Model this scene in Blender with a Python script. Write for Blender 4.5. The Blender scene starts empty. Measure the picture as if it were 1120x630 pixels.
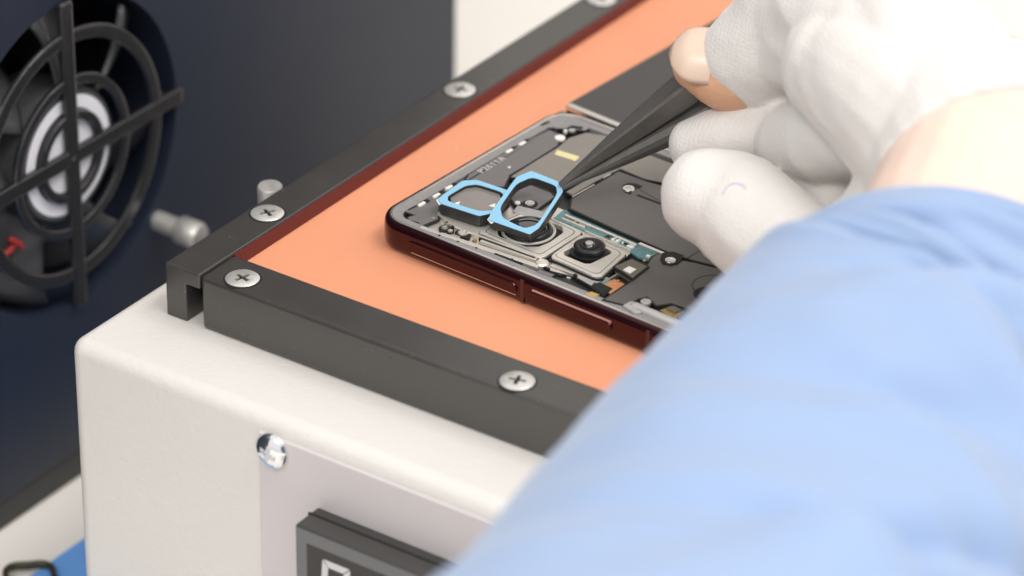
import bpy, bmesh, math, random
from mathutils import Vector, Matrix, noise
random.seed(7)
PI = math.pi
S = 0.001                      # everything below is written in millimetres
COL = bpy.context.scene.collection
R = math.radians

# ---------------------------------------------------------------- camera survey
# X runs along the front bar, Y along the left bar, Z up; origin: corner of the mat.
FPX = 4000.0
PIT, YAW, ROL = R(30.08), R(56.08), R(-.89)
def w2c(v):
    x, y, z = v
    r_ = x*math.sin(YAW) + y*math.cos(YAW); f_ = -x*math.cos(YAW) + y*math.sin(YAW)
    yy = z*math.cos(PIT) + f_*math.sin(PIT); zz = -(f_*math.cos(PIT) - z*math.sin(PIT))
    return Vector((math.cos(ROL)*r_ - math.sin(ROL)*yy, math.sin(ROL)*r_ + math.cos(ROL)*yy, zz))
MC = Matrix([w2c((1,0,0)), w2c((0,1,0)), w2c((0,0,1))])     # rows: world axes in camera space (camera -> world)
def ray(px, py): return MC @ Vector(((px-560)/FPX, -(py-315)/FPX, -1))
CAM = -ray(270, 283.3)*831.8
def on(px, py, z):                       # survey point at height z (mm)
    r = ray(px, py); return CAM + r*((z-CAM.z)/r.z)
def at(px, py, d):                       # survey point at distance d (mm)
    return CAM + ray(px, py)*d
def onx(px, py, x):
    r = ray(px, py); return CAM + r*((x-CAM.x)/r.x)
def ony(px, py, y):
    r = ray(px, py); return CAM + r*((y-CAM.y)/r.y)

# ---------------------------------------------------------------- materials
def mat(name, col, rough=.5, metal=0., spec=.5, noise_amt=.0, noise_scale=400., bump=0., bump_scale=2000.,
        rough_var=0., coat=0., trans=0., sheen=0., sss=0., sss_col=None, ior=1.5):
    m = bpy.data.materials.new(name); m.use_nodes = True
    nt = m.node_tree; N = nt.nodes; L = nt.links; b = N['Principled BSDF']
    b.inputs['Base Color'].default_value = (*col, 1); b.inputs['Roughness'].default_value = rough
    b.inputs['Metallic'].default_value = metal; b.inputs['Specular IOR Level'].default_value = spec
    b.inputs['Coat Weight'].default_value = coat; b.inputs['Coat Roughness'].default_value = .08
    b.inputs['Transmission Weight'].default_value = trans; b.inputs['IOR'].default_value = ior
    b.inputs['Sheen Weight'].default_value = sheen; b.inputs['Sheen Roughness'].default_value = .5
    if sss:
        b.inputs['Subsurface Weight'].default_value = sss
        b.inputs['Subsurface Radius'].default_value = (1, .4, .2); b.inputs['Subsurface Scale'].default_value = .004
    tc = N.new('ShaderNodeTexCoord'); m['tc'] = tc.name
    if noise_amt or rough_var:
        n = N.new('ShaderNodeTexNoise'); n.inputs['Scale'].default_value = noise_scale; n.inputs['Detail'].default_value = 5
        L.new(tc.outputs['Object'], n.inputs['Vector'])
        if noise_amt:
            mx = N.new('ShaderNodeMix'); mx.data_type = 'RGBA'
            mx.inputs['A'].default_value = (*[c*(1-noise_amt) for c in col], 1)
            mx.inputs['B'].default_value = (*[min(1, c*(1+noise_amt)) for c in col], 1)
            L.new(n.outputs['Fac'], mx.inputs['Factor']); L.new(mx.outputs['Result'], b.inputs['Base Color'])
        if rough_var:
            mr = N.new('ShaderNodeMapRange'); mr.inputs['From Min'].default_value = .3; mr.inputs['From Max'].default_value = .7
            mr.inputs['To Min'].default_value = max(.02, rough-rough_var); mr.inputs['To Max'].default_value = rough+rough_var
            L.new(n.outputs['Fac'], mr.inputs['Value']); L.new(mr.outputs['Result'], b.inputs['Roughness'])
    if bump:
        n2 = N.new('ShaderNodeTexNoise'); n2.inputs['Scale'].default_value = bump_scale; n2.inputs['Detail'].default_value = 3
        L.new(tc.outputs['Object'], n2.inputs['Vector'])
        bp = N.new('ShaderNodeBump'); bp.inputs['Strength'].default_value = bump; bp.inputs['Distance'].default_value = .0004
        L.new(n2.outputs['Fac'], bp.inputs['Height']); L.new(bp.outputs['Normal'], b.inputs['Normal'])
    return m
def add_specks(m, col, scale, thr, seed_shift=0.):
    """small worn / dusty flecks with a shape of their own"""
    nt = m.node_tree; N = nt.nodes; L = nt.links; b = N['Principled BSDF']
    tc = N[m['tc']]
    mp = N.new('ShaderNodeMapping'); mp.inputs['Location'].default_value = (seed_shift, seed_shift*.7, 0)
    L.new(tc.outputs['Object'], mp.inputs['Vector'])
    v = N.new('ShaderNodeTexVoronoi'); v.inputs['Scale'].default_value = scale
    L.new(mp.outputs['Vector'], v.inputs['Vector'])
    n = N.new('ShaderNodeTexNoise'); n.inputs['Scale'].default_value = scale*.12
    L.new(mp.outputs['Vector'], n.inputs['Vector'])
    ad = N.new('ShaderNodeMath'); ad.operation = 'MULTIPLY_ADD'; ad.inputs[1].default_value = -.55; ad.inputs[2].default_value = .33
    L.new(n.outputs['Fac'], ad.inputs[0])
    su = N.new('ShaderNodeMath'); su.operation = 'ADD'; L.new(v.outputs['Distance'], su.inputs[0]); L.new(ad.outputs[0], su.inputs[1])
    lt = N.new('ShaderNodeMath'); lt.operation = 'LESS_THAN'; lt.inputs[1].default_value = thr
    L.new(su.outputs[0], lt.inputs[0])
    mx = N.new('ShaderNodeMix'); mx.data_type = 'RGBA'
    src = b.inputs['Base Color'].links[0].from_socket if b.inputs['Base Color'].links else None
    if src: L.new(src, mx.inputs['A'])
    else: mx.inputs['A'].default_value = b.inputs['Base Color'].default_value
    mx.inputs['B'].default_value = (*col, 1)
    L.new(lt.outputs[0], mx.inputs['Factor']); L.new(mx.outputs['Result'], b.inputs['Base Color'])
    return m

def add_scratches(m, col, thr, along, rot):
    """fine straight scratches worn through the coating"""
    nt = m.node_tree; N = nt.nodes; L = nt.links; b = N['Principled BSDF']
    mp = N.new('ShaderNodeMapping'); mp.inputs['Rotation'].default_value = (0, 0, rot); mp.inputs['Scale'].default_value = along
    L.new(N[m['tc']].outputs['Object'], mp.inputs['Vector'])
    n = N.new('ShaderNodeTexNoise'); n.inputs['Scale'].default_value = 1; n.inputs['Detail'].default_value = 2
    L.new(mp.outputs['Vector'], n.inputs['Vector'])
    n2 = N.new('ShaderNodeTexNoise'); n2.inputs['Scale'].default_value = 45; L.new(N[m['tc']].outputs['Object'], n2.inputs['Vector'])
    s_ = N.new('ShaderNodeMath'); s_.operation = 'MULTIPLY_ADD'; s_.inputs[1].default_value = .35; L.new(n2.outputs['Fac'], s_.inputs[0]); L.new(n.outputs['Fac'], s_.inputs[2])
    mr = N.new('ShaderNodeMapRange'); mr.inputs['From Min'].default_value = thr; mr.inputs['From Max'].default_value = thr+.05; mr.inputs['To Max'].default_value = .8
    L.new(s_.outputs[0], mr.inputs['Value'])
    mx = N.new('ShaderNodeMix'); mx.data_type = 'RGBA'
    L.new(b.inputs['Base Color'].links[0].from_socket, mx.inputs['A']); mx.inputs['B'].default_value = (*col, 1)
    L.new(mr.outputs['Result'], mx.inputs['Factor']); L.new(mx.outputs['Result'], b.inputs['Base Color'])
    return m
M = {}
M['paint'] = mat('cream_powder_coat', (.705,.672,.632), .42, noise_amt=.03, noise_scale=40, bump=.3, bump_scale=800)
M['panel'] = mat('grey_panel', (.60,.555,.55), .5, noise_amt=.02, noise_scale=80)
M['bar'] = add_specks(mat('black_anodised', (.043,.040,.036), .31, spec=.85, rough_var=.04, noise_amt=.18, noise_scale=90, bump=.035, bump_scale=2500), (.22,.20,.19), 700, .07)
add_scratches(M['bar'], (.20,.19,.18), .905, (120,2600,2600), R(62))
M['gap'] = mat('black_gap', (.008,.008,.008), .7)
M['mat'] = add_specks(mat('orange_silicone', (.73,.305,.17), .5, noise_amt=.06, noise_scale=38, bump=.12, bump_scale=1500, spec=.35), (.72,.45,.34), 260, .03, 3.)
M['red'] = mat('dark_red', (.11,.014,.014), .45, noise_amt=.2, noise_scale=200)
M['steel'] = mat('steel_screw', (.70,.68,.64), .36, metal=.6, rough_var=.08, noise_amt=.08, noise_scale=500)
M['dullsteel'] = mat('dull_zinc', (.56,.54,.51), .5, metal=.7, rough_var=.1, noise_amt=.12, noise_scale=700)
M['chrome'] = mat('chrome', (.85,.85,.87), .07, metal=1)
M['bezel'] = mat('grey_plastic', (.045,.043,.041), .38, noise_amt=.08, noise_scale=300)
M['bezelface'] = mat('light_grey_print', (.14,.14,.14), .4)
M['window'] = mat('dark_display', (.022,.02,.021), .2)
M['segment'] = mat('unlit_segment', (.62,.60,.60), .5)
M['device'] = mat('navy_black_paint', (.017,.023,.042), .48, spec=.35, noise_amt=.1, noise_scale=30, bump=.1, bump_scale=1200)
M['skirt'] = mat('dark_grey_rubber', (.045,.043,.04), .6)
M['grille'] = mat('grille_plastic', (.016,.016,.018), .2, spec=.8, rough_var=.08, noise_scale=200)
M['blade'] = mat('fan_plastic', (.085,.085,.09), .28)
M['fanframe'] = mat('fan_frame', (.012,.012,.013), .5)
M['label'] = mat('fan_label', (.90,.89,.95), .45, noise_amt=.04, noise_scale=300)
M['wire'] = mat('red_wire', (.55,.06,.06), .4)
M['table'] = mat('pale_laminate', (.84,.80,.745), .45, noise_amt=.02, noise_scale=20)
M['wall'] = mat('white_wall', (.70,.67,.65), .6)
M['bluemat'] = mat('blue_pad', (.15,.37,.80), .55, noise_amt=.05, noise_scale=100)
M['blackrub'] = mat('black_rubber', (.04,.034,.012), .4)
M['pframe'] = mat('burgundy_metal', (.043,.0075,.011), .12, metal=.75, coat=.3, rough_var=.03, noise_scale=150)
M['redline'] = mat('dark_antenna_band', (.05,.012,.012), .4)
M['edge'] = mat('rose_highlight', (.75,.55,.52), .3, metal=.8)  # pale tone of the painted button highlights
M['pledge'] = mat('grey_adhesive_ledge', (.235,.222,.22), .5, noise_amt=.18, noise_scale=900, bump=.15, bump_scale=3000)
M['pdeck'] = mat('phone_dark_deck', (.035,.033,.031), .5, noise_amt=.3, noise_scale=500)
M['plate'] = mat('charcoal_cover', (.095,.087,.078), .34, noise_amt=.07, noise_scale=300, rough_var=.06, bump=.05, bump_scale=3000)
M['plate2'] = mat('taupe_cover', (.20,.18,.155), .4, noise_amt=.07, noise_scale=300, bump=.05, bump_scale=3000)
M['plate3'] = mat('grey_cover', (.14,.13,.127), .42, noise_amt=.1, noise_scale=500)
M['nickel'] = mat('nickel_plate', (.78,.73,.66), .36, metal=.7, noise_amt=.05, noise_scale=300, rough_var=.02)
M['silver'] = mat('bright_rail', (.75,.72,.67), .25, metal=.9, noise_amt=.1, noise_scale=900)
M['alu'] = mat('matte_alu', (.55,.53,.52), .42, metal=.6, noise_amt=.1, noise_scale=500)
M['pcb'] = add_specks(mat('teal_board', (.10,.23,.24), .4, noise_amt=.4, noise_scale=900), (.5,.55,.5), 1500, .12)
M['gold'] = mat('gold_contact', (.78,.55,.22), .3, metal=.9)
M['copper'] = mat('copper_flex', (.48,.2,.09), .4, noise_amt=.2, noise_scale=900)
M['yellow'] = mat('yellow_sticker', (.66,.60,.30), .55, noise_amt=.05)
M['whitepl'] = mat('white_plastic', (.78,.75,.70), .4)
M['olive'] = mat('olive_block', (.12,.11,.08), .45)
M['lensblack'] = mat('lens_barrel', (.007,.007,.008), .38, coat=.15)
M['glass'] = mat('lens_glass', (.012,.010,.014), .04, coat=1.)
M['greyglass'] = mat('grey_lens_cover', (.20,.18,.165), .18, coat=.4, noise_amt=.05)
M['foam'] = mat('black_foam', (.025,.024,.023), .35, noise_amt=.2, noise_scale=2500)
M['film'] = mat('blue_liner_film', (.25,.50,.69), .28, noise_amt=.04, noise_scale=300)
M['groove'] = mat('dark_groove', (.10,.09,.075), .5)
M['tab'] = mat('pale_liner_tab', (.62,.66,.66), .3)
M['print'] = mat('grey_print', (.55,.52,.50), .5)
M['slab'] = mat('dark_back_glass', (.036,.033,.031), .3, noise_amt=.05, noise_scale=100)
M['tweez'] = mat('black_coated_steel', (.12,.112,.104), .36, metal=.1, rough_var=.08, noise_amt=.2, noise_scale=500, spec=.45)

# skin, glove and sleeve
M['skin'] = mat('skin', (.82,.625,.525), .46, noise_amt=.09, noise_scale=120, bump=.5, bump_scale=1100, sss=.25, spec=.35)
M['nail'] = mat('finger_nail', (.72,.52,.41), .3, sss=.2, noise_amt=.04)
def knit():
    m = mat('white_knit', (.69,.66,.63), .9, noise_amt=.09, noise_scale=60, sheen=.3, spec=.2)
    nt = m.node_tree; N = nt.nodes; L = nt.links; b = N['Principled BSDF']; tc = N[m['tc']]
    w = N.new('ShaderNodeTexWave'); w.inputs['Scale'].default_value = 260; w.inputs['Distortion'].default_value = 6
    w.inputs['Detail'].default_value = 2; w.inputs['Detail Scale'].default_value = 1.5; w.bands_direction = 'X'
    w2 = N.new('ShaderNodeTexWave'); w2.inputs['Scale'].default_value = 330; w2.inputs['Distortion'].default_value = 7; w2.bands_direction = 'Z'
    n = N.new('ShaderNodeTexNoise'); n.inputs['Scale'].default_value = 900; n.inputs['Detail'].default_value = 6
    for x in (w, w2, n): L.new(tc.outputs['Object'], x.inputs['Vector'])
    a = N.new('ShaderNodeMath'); a.operation = 'MULTIPLY_ADD'; a.inputs[1].default_value = .5
    L.new(w2.outputs['Fac'], a.inputs[0]); L.new(w.outputs['Fac'], a.inputs[2])
    c = N.new('ShaderNodeMath'); c.operation = 'MULTIPLY_ADD'; c.inputs[1].default_value = 1.4
    L.new(n.outputs['Fac'], c.inputs[0]); L.new(a.outputs[0], c.inputs[2])
    bp = N.new('ShaderNodeBump'); bp.inputs['Strength'].default_value = .16; bp.inputs['Distance'].default_value = .0004
    L.new(c.outputs[0], bp.inputs['Height']); L.new(bp.outputs['Normal'], b.inputs['Normal'])
    return m
M['knit'] = knit()
M['cloth'] = mat('blue_cotton', (.27,.362,.54), .8, noise_amt=.04, noise_scale=40, sheen=.25, spec=.2, bump=.2, bump_scale=2200)

# ---------------------------------------------------------------- mesh helpers
class MB:
    def __init__(self): self.bm = bmesh.new()
    def poly(self, top, depth, d=None):
        """prism: polygon of 3-D points, pushed along d (default straight down) by depth"""
        d = Vector(d) if d is not None else Vector((0,0,-1))
        t = [self.bm.verts.new(p) for p in top]; b = [self.bm.verts.new(Vector(p)+d*depth) for p in top]
        n = len(t)
        fs = [self.bm.faces.new(t), self.bm.faces.new(b[::-1])]
        for i in range(n):
            j = (i+1) % n; fs.append(self.bm.faces.new((t[i], b[i], b[j], t[j])))
        bmesh.ops.recalc_face_normals(self.bm, faces=fs)
        return self
    def box(self, x0, x1, y0, y1, z0, z1):
        return self.poly([(x0,y0,z1),(x1,y0,z1),(x1,y1,z1),(x0,y1,z1)], z1-z0)
    def ring(self, outer, inner, depth, d=None):
        d = Vector(d) if d is not None else Vector((0,0,-1)); n = len(outer)
        V = self.bm.verts.new
        ot = [V(p) for p in outer]; it = [V(p) for p in inner]
        ob = [V(Vector(p)+d*depth) for p in outer]; ib = [V(Vector(p)+d*depth) for p in inner]
        fs = []
        for i in range(n):
            j = (i+1) % n
            for q in ((ot[i],ot[j],it[j],it[i]), (ib[i],ib[j],ob[j],ob[i]), (ob[i],ob[j],ot[j],ot[i]), (it[i],it[j],ib[j],ib[i])):
                fs.append(self.bm.faces.new(q))
        bmesh.ops.recalc_face_normals(self.bm, faces=fs)
        return self
    def loft(self, rings, close=True, cap0=True, cap1=True):
        vs = [[self.bm.verts.new(p) for p in r] for r in rings]; fs = []
        n = len(vs[0])
        for a, b in zip(vs, vs[1:]):
            for i in range(n if close else n-1):
                j = (i+1) % n; fs.append(self.bm.faces.new((a[i], a[j], b[j], b[i])))
        if cap0: fs.append(self.bm.faces.new(vs[0][::-1]))
        if cap1: fs.append(self.bm.faces.new(vs[-1]))
        bmesh.ops.recalc_face_normals(self.bm, faces=fs)
        return self
    def lathe(self, prof, c, ax=(0,0,1), n=32, cap0=True, cap1=True):
        """prof: (radius, height) list along axis ax from c"""
        a = Vector(ax).normalized(); u = a.orthogonal().normalized(); v = a.cross(u); c = Vector(c)
        rs = [[c + a*h + (u*math.cos(2*PI*k/n) + v*math.sin(2*PI*k/n))*max(r, .001) for k in range(n)] for r, h in prof]
        return self.loft(rs, True, cap0, cap1)
    def tube(self, pts, n=20, flat=None, caps=True):
        """sphere-swept tube through (Vector, radius) stations; flat=(dir, factor) squeezes the section"""
        P = [Vector(p) for p, r in pts]; Rr = [r for p, r in pts]
        rings = []; t0 = (P[1]-P[0]).normalized(); u = t0.orthogonal().normalized()
        T = []
        for i in range(len(P)):
            t = (P[min(i+1,len(P)-1)] - P[max(i-1,0)]).normalized(); T.append(t)
        def ringat(c, t, r):
            nonlocal u
            u = (u - t*u.dot(t)).normalized(); v = t.cross(u); out = []
            for k in range(n):
                o = (u*math.cos(2*PI*k/n) + v*math.sin(2*PI*k/n))*r
                if flat: fd = Vector(flat[0]).normalized(); fd = (fd - t*fd.dot(t)).normalized(); o -= fd*o.dot(fd)*(1-flat[1])
                out.append(c+o)
            return out
        if caps:
            for k in (6,5,4,3,2,1):
                a = k/6.2*PI/2; rings.append(ringat(P[0]-T[0]*Rr[0]*math.sin(a), T[0], Rr[0]*math.cos(a)))
        for p, t, r in zip(P, T, Rr): rings.append(ringat(p, t, r))
        if caps:
            for k in (1,2,3,4,5,6):
                a = k/6.2*PI/2; rings.append(ringat(P[-1]+T[-1]*Rr[-1]*math.sin(a), T[-1], Rr[-1]*math.cos(a)))
        return self.loft(rings)
    def build(self, name, m, parent=None, bevel=0., smooth=False, seg=2):
        me = bpy.data.meshes.new(name)
        off = Vector(parent.get('base', (0,0,0))) if parent else Vector((0,0,0))
        for v in self.bm.verts: v.co = (v.co - off)*S
        self.bm.to_mesh(me); self.bm.free()
        o = bpy.data.objects.new(name, me); COL.objects.link(o)
        if m: me.materials.append(m)
        if parent: o.parent = parent; o['base'] = list(off)
        if bevel:
            b = o.modifiers.new('bevel', 'BEVEL'); b.width = bevel*S; b.segments = seg; b.limit_method = 'ANGLE'; b.angle_limit = R(35)
            b.harden_normals = False
        if smooth:
            for p in me.polygons: p.use_smooth = True
        return o
def smooth_by_angle(o, deg=35):
    for p in o.data.polygons: p.use_smooth = True
    o.data.set_sharp_from_angle(angle=R(deg))
def bake(o):
    dg = bpy.context.evaluated_depsgraph_get(); dg.update()
    me = bpy.data.meshes.new_from_object(o.evaluated_get(dg)); old = o.data
    o.modifiers.clear(); o.data = me; me.name = old.name
    return o
def cut(o, mbs):
    """boolean-difference o by scratch meshes, then bake"""
    hs = []
    off = Vector(o.get('base', (0,0,0)))
    for mb in mbs:
        c = mb.build('cutter', None); c.location = -off*S if o.parent else (0,0,0); hs.append(c)
        b = o.modifiers.new('cut', 'BOOLEAN'); b.operation = 'DIFFERENCE'; b.solver = 'EXACT'; b.object = c
        if o.parent: c.parent = o.parent; c.location = -off*S
    bpy.context.view_layer.update(); bake(o)
    for c in hs: bpy.data.objects.remove(c)
    return o
def thing(name, label, cat, base, group=None):
    o = bpy.data.objects.new(name, None); COL.objects.link(o); o.empty_display_size = .01
    o.location = Vector(base)*S; o['base'] = list(base); o['label'] = label; o['category'] = cat
    if group: o['group'] = group
    return o
def tag(o, label, cat, group=None):
    o['label'] = label; o['category'] = cat
    if group: o['group'] = group
    return o
def structure(o): o['kind'] = 'structure'; return o
def cross_cutter(c, ax, arm, wid, depth, rot=0.):
    a = Vector(ax).normalized(); u = a.orthogonal().normalized(); u = Matrix.Rotation(rot, 3, a) @ u; v = a.cross(u); c = Vector(c)
    mb = []
    for p, q in ((u, v), (v, u)):
        m = MB(); k = 1.0 if p is u else 1.004
        m.poly([c+a*.6+p*arm*k+q*wid, c+a*.6-p*arm*k+q*wid, c+a*.6-p*arm*k-q*wid, c+a*.6+p*arm*k-q*wid], depth+.6, -a); mb.append(m)
    return mb
def circle(c, u, v, r, n=48): return [Vector(c)+Vector(u)*r*math.cos(2*PI*k/n)+Vector(v)*r*math.sin(2*PI*k/n) for k in range(n)]

# ---------------------------------------------------------------- the setting
TZ = -106.0
structure(MB().box(-420, 520, -420, 560, TZ-25, TZ).build('table', M['table'], bevel=2))
structure(MB().box(-900, 1500, 560.5, 600, TZ-25, 1400).build('wall', M['wall']))
bp_ = on(57, 612, TZ+1.5); 
tag(MB().box(bp_.x, bp_.x+70, -62, 90, TZ, TZ+1.5).build('work_mat', M['bluemat'], bevel=.5),
    'flat blue mat on the table under the cream heater box', 'mat')
lc = on(33, 628, TZ+4)
lo = MB(); pts = []
for k in range(48):
    a = 2*PI*k/48; q = 1+.10*math.cos(4*a)
    pts.append(lc + Vector((6.6*q*math.cos(a), 6.2*q*math.sin(a), 0)))
n_ = 10; rings = []
for k in range(48):
    t = (pts[(k+1)%48]-pts[k-1]).normalized(); s_ = t.cross(Vector((0,0,1)))
    rings.append([pts[k] + s_*.8*math.cos(2*PI*j/n_) + Vector((0,0,1.2*math.sin(2*PI*j/n_))) for j in range(n_)])
lo.loft(rings+[rings[0]], True, False, False)
bmesh.ops.remove_doubles(lo.bm, verts=lo.bm.verts, dist=.001)
lob = lo.build('tool_loop', M['blackrub'], smooth=True)
for v in lob.data.vertices: v.co.z -= (lc.z - 1.2 - TZ - 1.52)*S
tag(lob, 'small black loop lying across the edge of the blue mat', 'loop')

# ---------------------------------------------------------------- fan cabinet behind
FX = -80.0
f0, f1 = onx(0, 550, FX), onx(93, 491, FX)
fb = (f0.z+f1.z)/2                                       # lower edge of the cabinet face
ye = onx(500, 40, FX).y                                  # far end of the cabinet
dev = thing('fan_cabinet', 'dark navy metal cabinet with a round cooling fan behind the cream heater box', 'cabinet', (FX-60, 60, TZ))
fc = onx(76, 170.5, FX); FR = 41.5
hs = MB().box(FX-150, FX, -260, ye, fb, 190).build('housing', M['device'], dev, bevel=1.2)
cutm = MB().lathe([(FR, -32), (FR, 5)], (FX, fc.y, fc.z), (1,0,0), 96)
cut(hs, [cutm]); smooth_by_angle(hs, 30)
MB().box(FX-148, FX-1.5, -258, ye-2, TZ, fb-.02).build('base_skirt', M['skirt'], dev, bevel=.6)
Yv, Zv = Vector((0,1,0)), Vector((0,0,1))
fcv = Vector((FX, fc.y, fc.z))
# grille
g = MB()
for rr, w in ((10.9, 1.3), (20.3, 1.45), (32.2, 1.95)):
    c = fcv + Vector((1.6,0,0))
    g.ring(circle(c, Yv, Zv, rr+w, 72), circle(c, Yv, Zv, rr-w, 72), 1.7, (-1,0,0))
for k in range(4):
    a = k*PI/2
    d = Yv*math.cos(a)+Zv*math.sin(a); s_ = -Yv*math.sin(a)+Zv*math.cos(a); w = 2.2
    c = fcv + Vector((1.9,0,0))
    g.poly([c+d*42.3+s_*w, c+s_*w+d*(0 if k%2 else .3), c-s_*w+d*(0 if k%2 else .3), c+d*42.3-s_*w], 2.0, (-1,0,0))
go = g.build('fan_grille', M['grille'], dev, bevel=.8, seg=3)
# fan
fan = MB()
c = fcv + Vector((-25,0,0))
fan.lathe([(41.4, 0), (41.4, 1.5), (40.8, 1.5), (40.8, 1.0), (.01, 1.0)], c, (1,0,0), 64)
fo = fan.build('fan', M['fanframe'], dev)
fo2 = MB().lathe([(17.6,0),(17.6,16),(16.8,17),(.01,17)], fcv+Vector((-17.45,0,0)), (1,0,0), 56).build('hub', M['blade'], fo); smooth_by_angle(fo2)
lb = MB()
c = fcv+Vector((-.35,0,0))
lb.ring(circle(c,Yv,Zv,15.7,64), circle(c,Yv,Zv,12.4,64), .12, (-1,0,0)); lb.lathe([(9.6,-.1),(9.6,.05)], c, (1,0,0), 48)
lb.build('hub_label', M['label'], fo)
for k in range(7):
    a0 = 2*PI*k/7 + .35; b = MB(); rows = []
    for i in range(9):
        r_ = 17.2 + (39.4-17.2)*i/8; sw = .25*(i/8)**1.3
        for_row = []
        for j in range(7):
            t = j/6; ang = a0 + sw + (t-.5)*(.72 - .1*i/8); x = -16.5 + 13.5*t + 1.2*math.sin(t*PI)
            for_row.append(fcv + Vector((x,0,0)) + (Yv*math.cos(ang)+Zv*math.sin(ang))*r_)
        rows.append(for_row)
    b.loft(rows, False, False, False)
    bo = b.build('blade', M['blade'], fo, smooth=True)
    so = bo.modifiers.new('t', 'SOLIDIFY'); so.thickness = 1.3*S
for (p, q, r_) in (((12,262),(26,275),0.9), ((38,240),(45,262),1.0), ((0,281),(14,270),.9)):
    A = onx(*p, FX-6); B = onx(*q, FX-6); m_ = (A+B)/2 + Vector((1,0,.6))
    MB().tube([(A,r_),(m_,r_),(B,r_)], 10).build('wire', M['wire'], dev, smooth=True)
# thumb screw on the cabinet face
ts = onx(172, 241, FX)
tso = MB().lathe([(2.6,-2),(2.6,7),(3.3,7.3),(3.7,8),(3.7,13),(3.1,14.2),(1.5,14.8),(.01,14.9)], ts, (1,0,-.02), 32).build('thumb_screw', M['dullsteel'], dev); smooth_by_angle(tso, 40)

# ---------------------------------------------------------------- heater box
heater = thing('heater_box', 'cream metal heater box with an orange mat framed by black bars', 'heater', (80, 80, TZ))
BX0, BX1, BY0, BY1 = -21.5, 215., -38.2, 215.
MB().box(BX0, BX1, BY0, BY1, TZ, -10).build('housing', M['paint'], heater, bevel=3.6, seg=6)
smooth_by_angle(heater.children[0], 60)
MB().box(.02, 178, -5, 205, -6, 0).build('silicone_mat', M['mat'], heater)
# left bar: L-section, web on the outer side
ZT = 3.6
lbm = MB(); 
sec = [(-10.1,-10),(-4.2,-10),(-4.2,-.2),(-.15,-.2),(-.15,ZT),(-10.1,ZT)]
lbm.loft([[(x,-16.9,z) for x,z in sec], [(x,206,z) for x,z in sec]])
leftbar = lbm.build('frame_bar', M['bar'], heater, bevel=.45)
MB().box(-4.1, -.3, -4.6, 205.5, -9.9, -.25).build('bar_core', M['gap'], heater)
MB().box(-.16, .62, -4.7, 205.8, -.2, 3.25).build('red_strip', M['red'], heater)  # dark red strip along the inner wall of the left bar
frontbar = MB().box(.25, 186, -17.1, -4.85, -9.98, ZT+.03).build('frame_bar', M['bar'], heater, bevel=1.1, seg=5)
smooth_by_angle(frontbar, 60)

MB().box(175.5, 186, -4.6, 206, -9.97, ZT).build('frame_bar', M['bar'], heater, bevel=.5)
def make_screw(name, c, ax, r, m, parent, dome=0., rot=.4, xw=.12):
    c = Vector(c); a = Vector(ax).normalized()
    prof = [(r*.55, -2.2), (r*.97, -.25), (r, 0.)]
    if dome:
        prof = [(r*.6,-1.0),(r,0.)] + [(r*math.cos(t*PI/2/7), .35+dome*math.sin(t*PI/2/7)) for t in range(0,7)] + [(.02, .35+dome)]
    else:
        prof += [(r*.93, .22), (.02, .26)]
    o = MB().lathe(prof, c, a, 40).build(name, m, parent)
    top = (.35+dome) if dome else .26
    cut(o, cross_cutter(c+a*top, a, r*.5, r*xw, r*.32 + dome*.25, rot))
    smooth_by_angle(o, 40)
    return o
for (px, py, rot) in ((285.5,230.5,.3), (495.5,95.5,.9), (652,-3,.2)):
    p = on(px, py, ZT+.2); p.x = -5.2
    make_screw('screw', p, (0,0,1), 3.9, M['steel'], heater, rot=rot)
    MB().lathe([(4.35,-.5),(4.35,.012)], (p.x,p.y,ZT), (0,0,1), 40).build('countersink', M['gap'], heater)
for (px, py, rot) in ((265.2,304.2,.55), (565.8,416.2,1.1)):
    p = on(px, py, ZT+.2)
    make_screw('screw', p, (0,0,1), 3.9, M['steel'], heater, rot=rot)
    MB().lathe([(4.35,-.5),(4.35,.042)], (p.x,p.y,ZT), (0,0,1), 40).build('countersink', M['gap'], heater)
# round peg standing beside the left bar
pg = onx(295, 203, -15.5)
pgo = MB().lathe([(3.0,-10-pg.z),(3.0,-.4),(2.7,0),(.01,.02)], pg, (.02,-.06,1), 36).build('peg', M['dullsteel'], heater); smooth_by_angle(pgo, 40)
# front control panel
PY = BY0 - .9
pl = ony(282.3, 480, PY); pt = ony(320, 487, PY)
pan = MB().box(pl.x, 200, PY, BY0+.3, TZ+8, pt.z).build('control_panel', M['panel'], heater, bevel=.3)
sc = ony(298.5, 492.5, PY)
make_screw('panel_screw', (sc.x, PY, sc.z), (0,-1,0), 4.3, M['chrome'], heater, dome=1.9, rot=.5, xw=.15)
# display module
d0 = ony(347.5, 554.5, PY)                  # where its top left edge meets the panel
dep = 8.2; W, H = 62., 34.
DX, DZ = d0.x, d0.z
dm = MB().box(DX, DX+W, PY-dep, PY+.2, DZ-H, DZ).build('display_bezel', M['bezel'], heater, bevel=.5)
MB().box(DX-.25, DX+W+.25, PY-3.2, PY-2.6, DZ-H-.25, DZ+.12).build('bezel_seam', M['gap'], heater)
FYd = PY-dep
MB().ring([(DX+.5,FYd-.12,DZ-.5),(DX+W-.5,FYd-.12,DZ-.5),(DX+W-.5,FYd-.12,DZ-H+.5),(DX+.5,FYd-.12,DZ-H+.5)],
          [(DX+3.2,FYd-.12,DZ-3.6),(DX+W-3.2,FYd-.12,DZ-3.6),(DX+W-3.2,FYd-.12,DZ-H+3.6),(DX+3.2,FYd-.12,DZ-H+3.6)], .3, (0,1,0)).build('bezel_face', M['bezelface'], heater)
scr = MB().box(DX+3.1, DX+W-3.1, FYd-.06, FYd+.2, DZ-H+3.5, DZ-3.5).build('display_screen', M['window'], heater)
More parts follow.
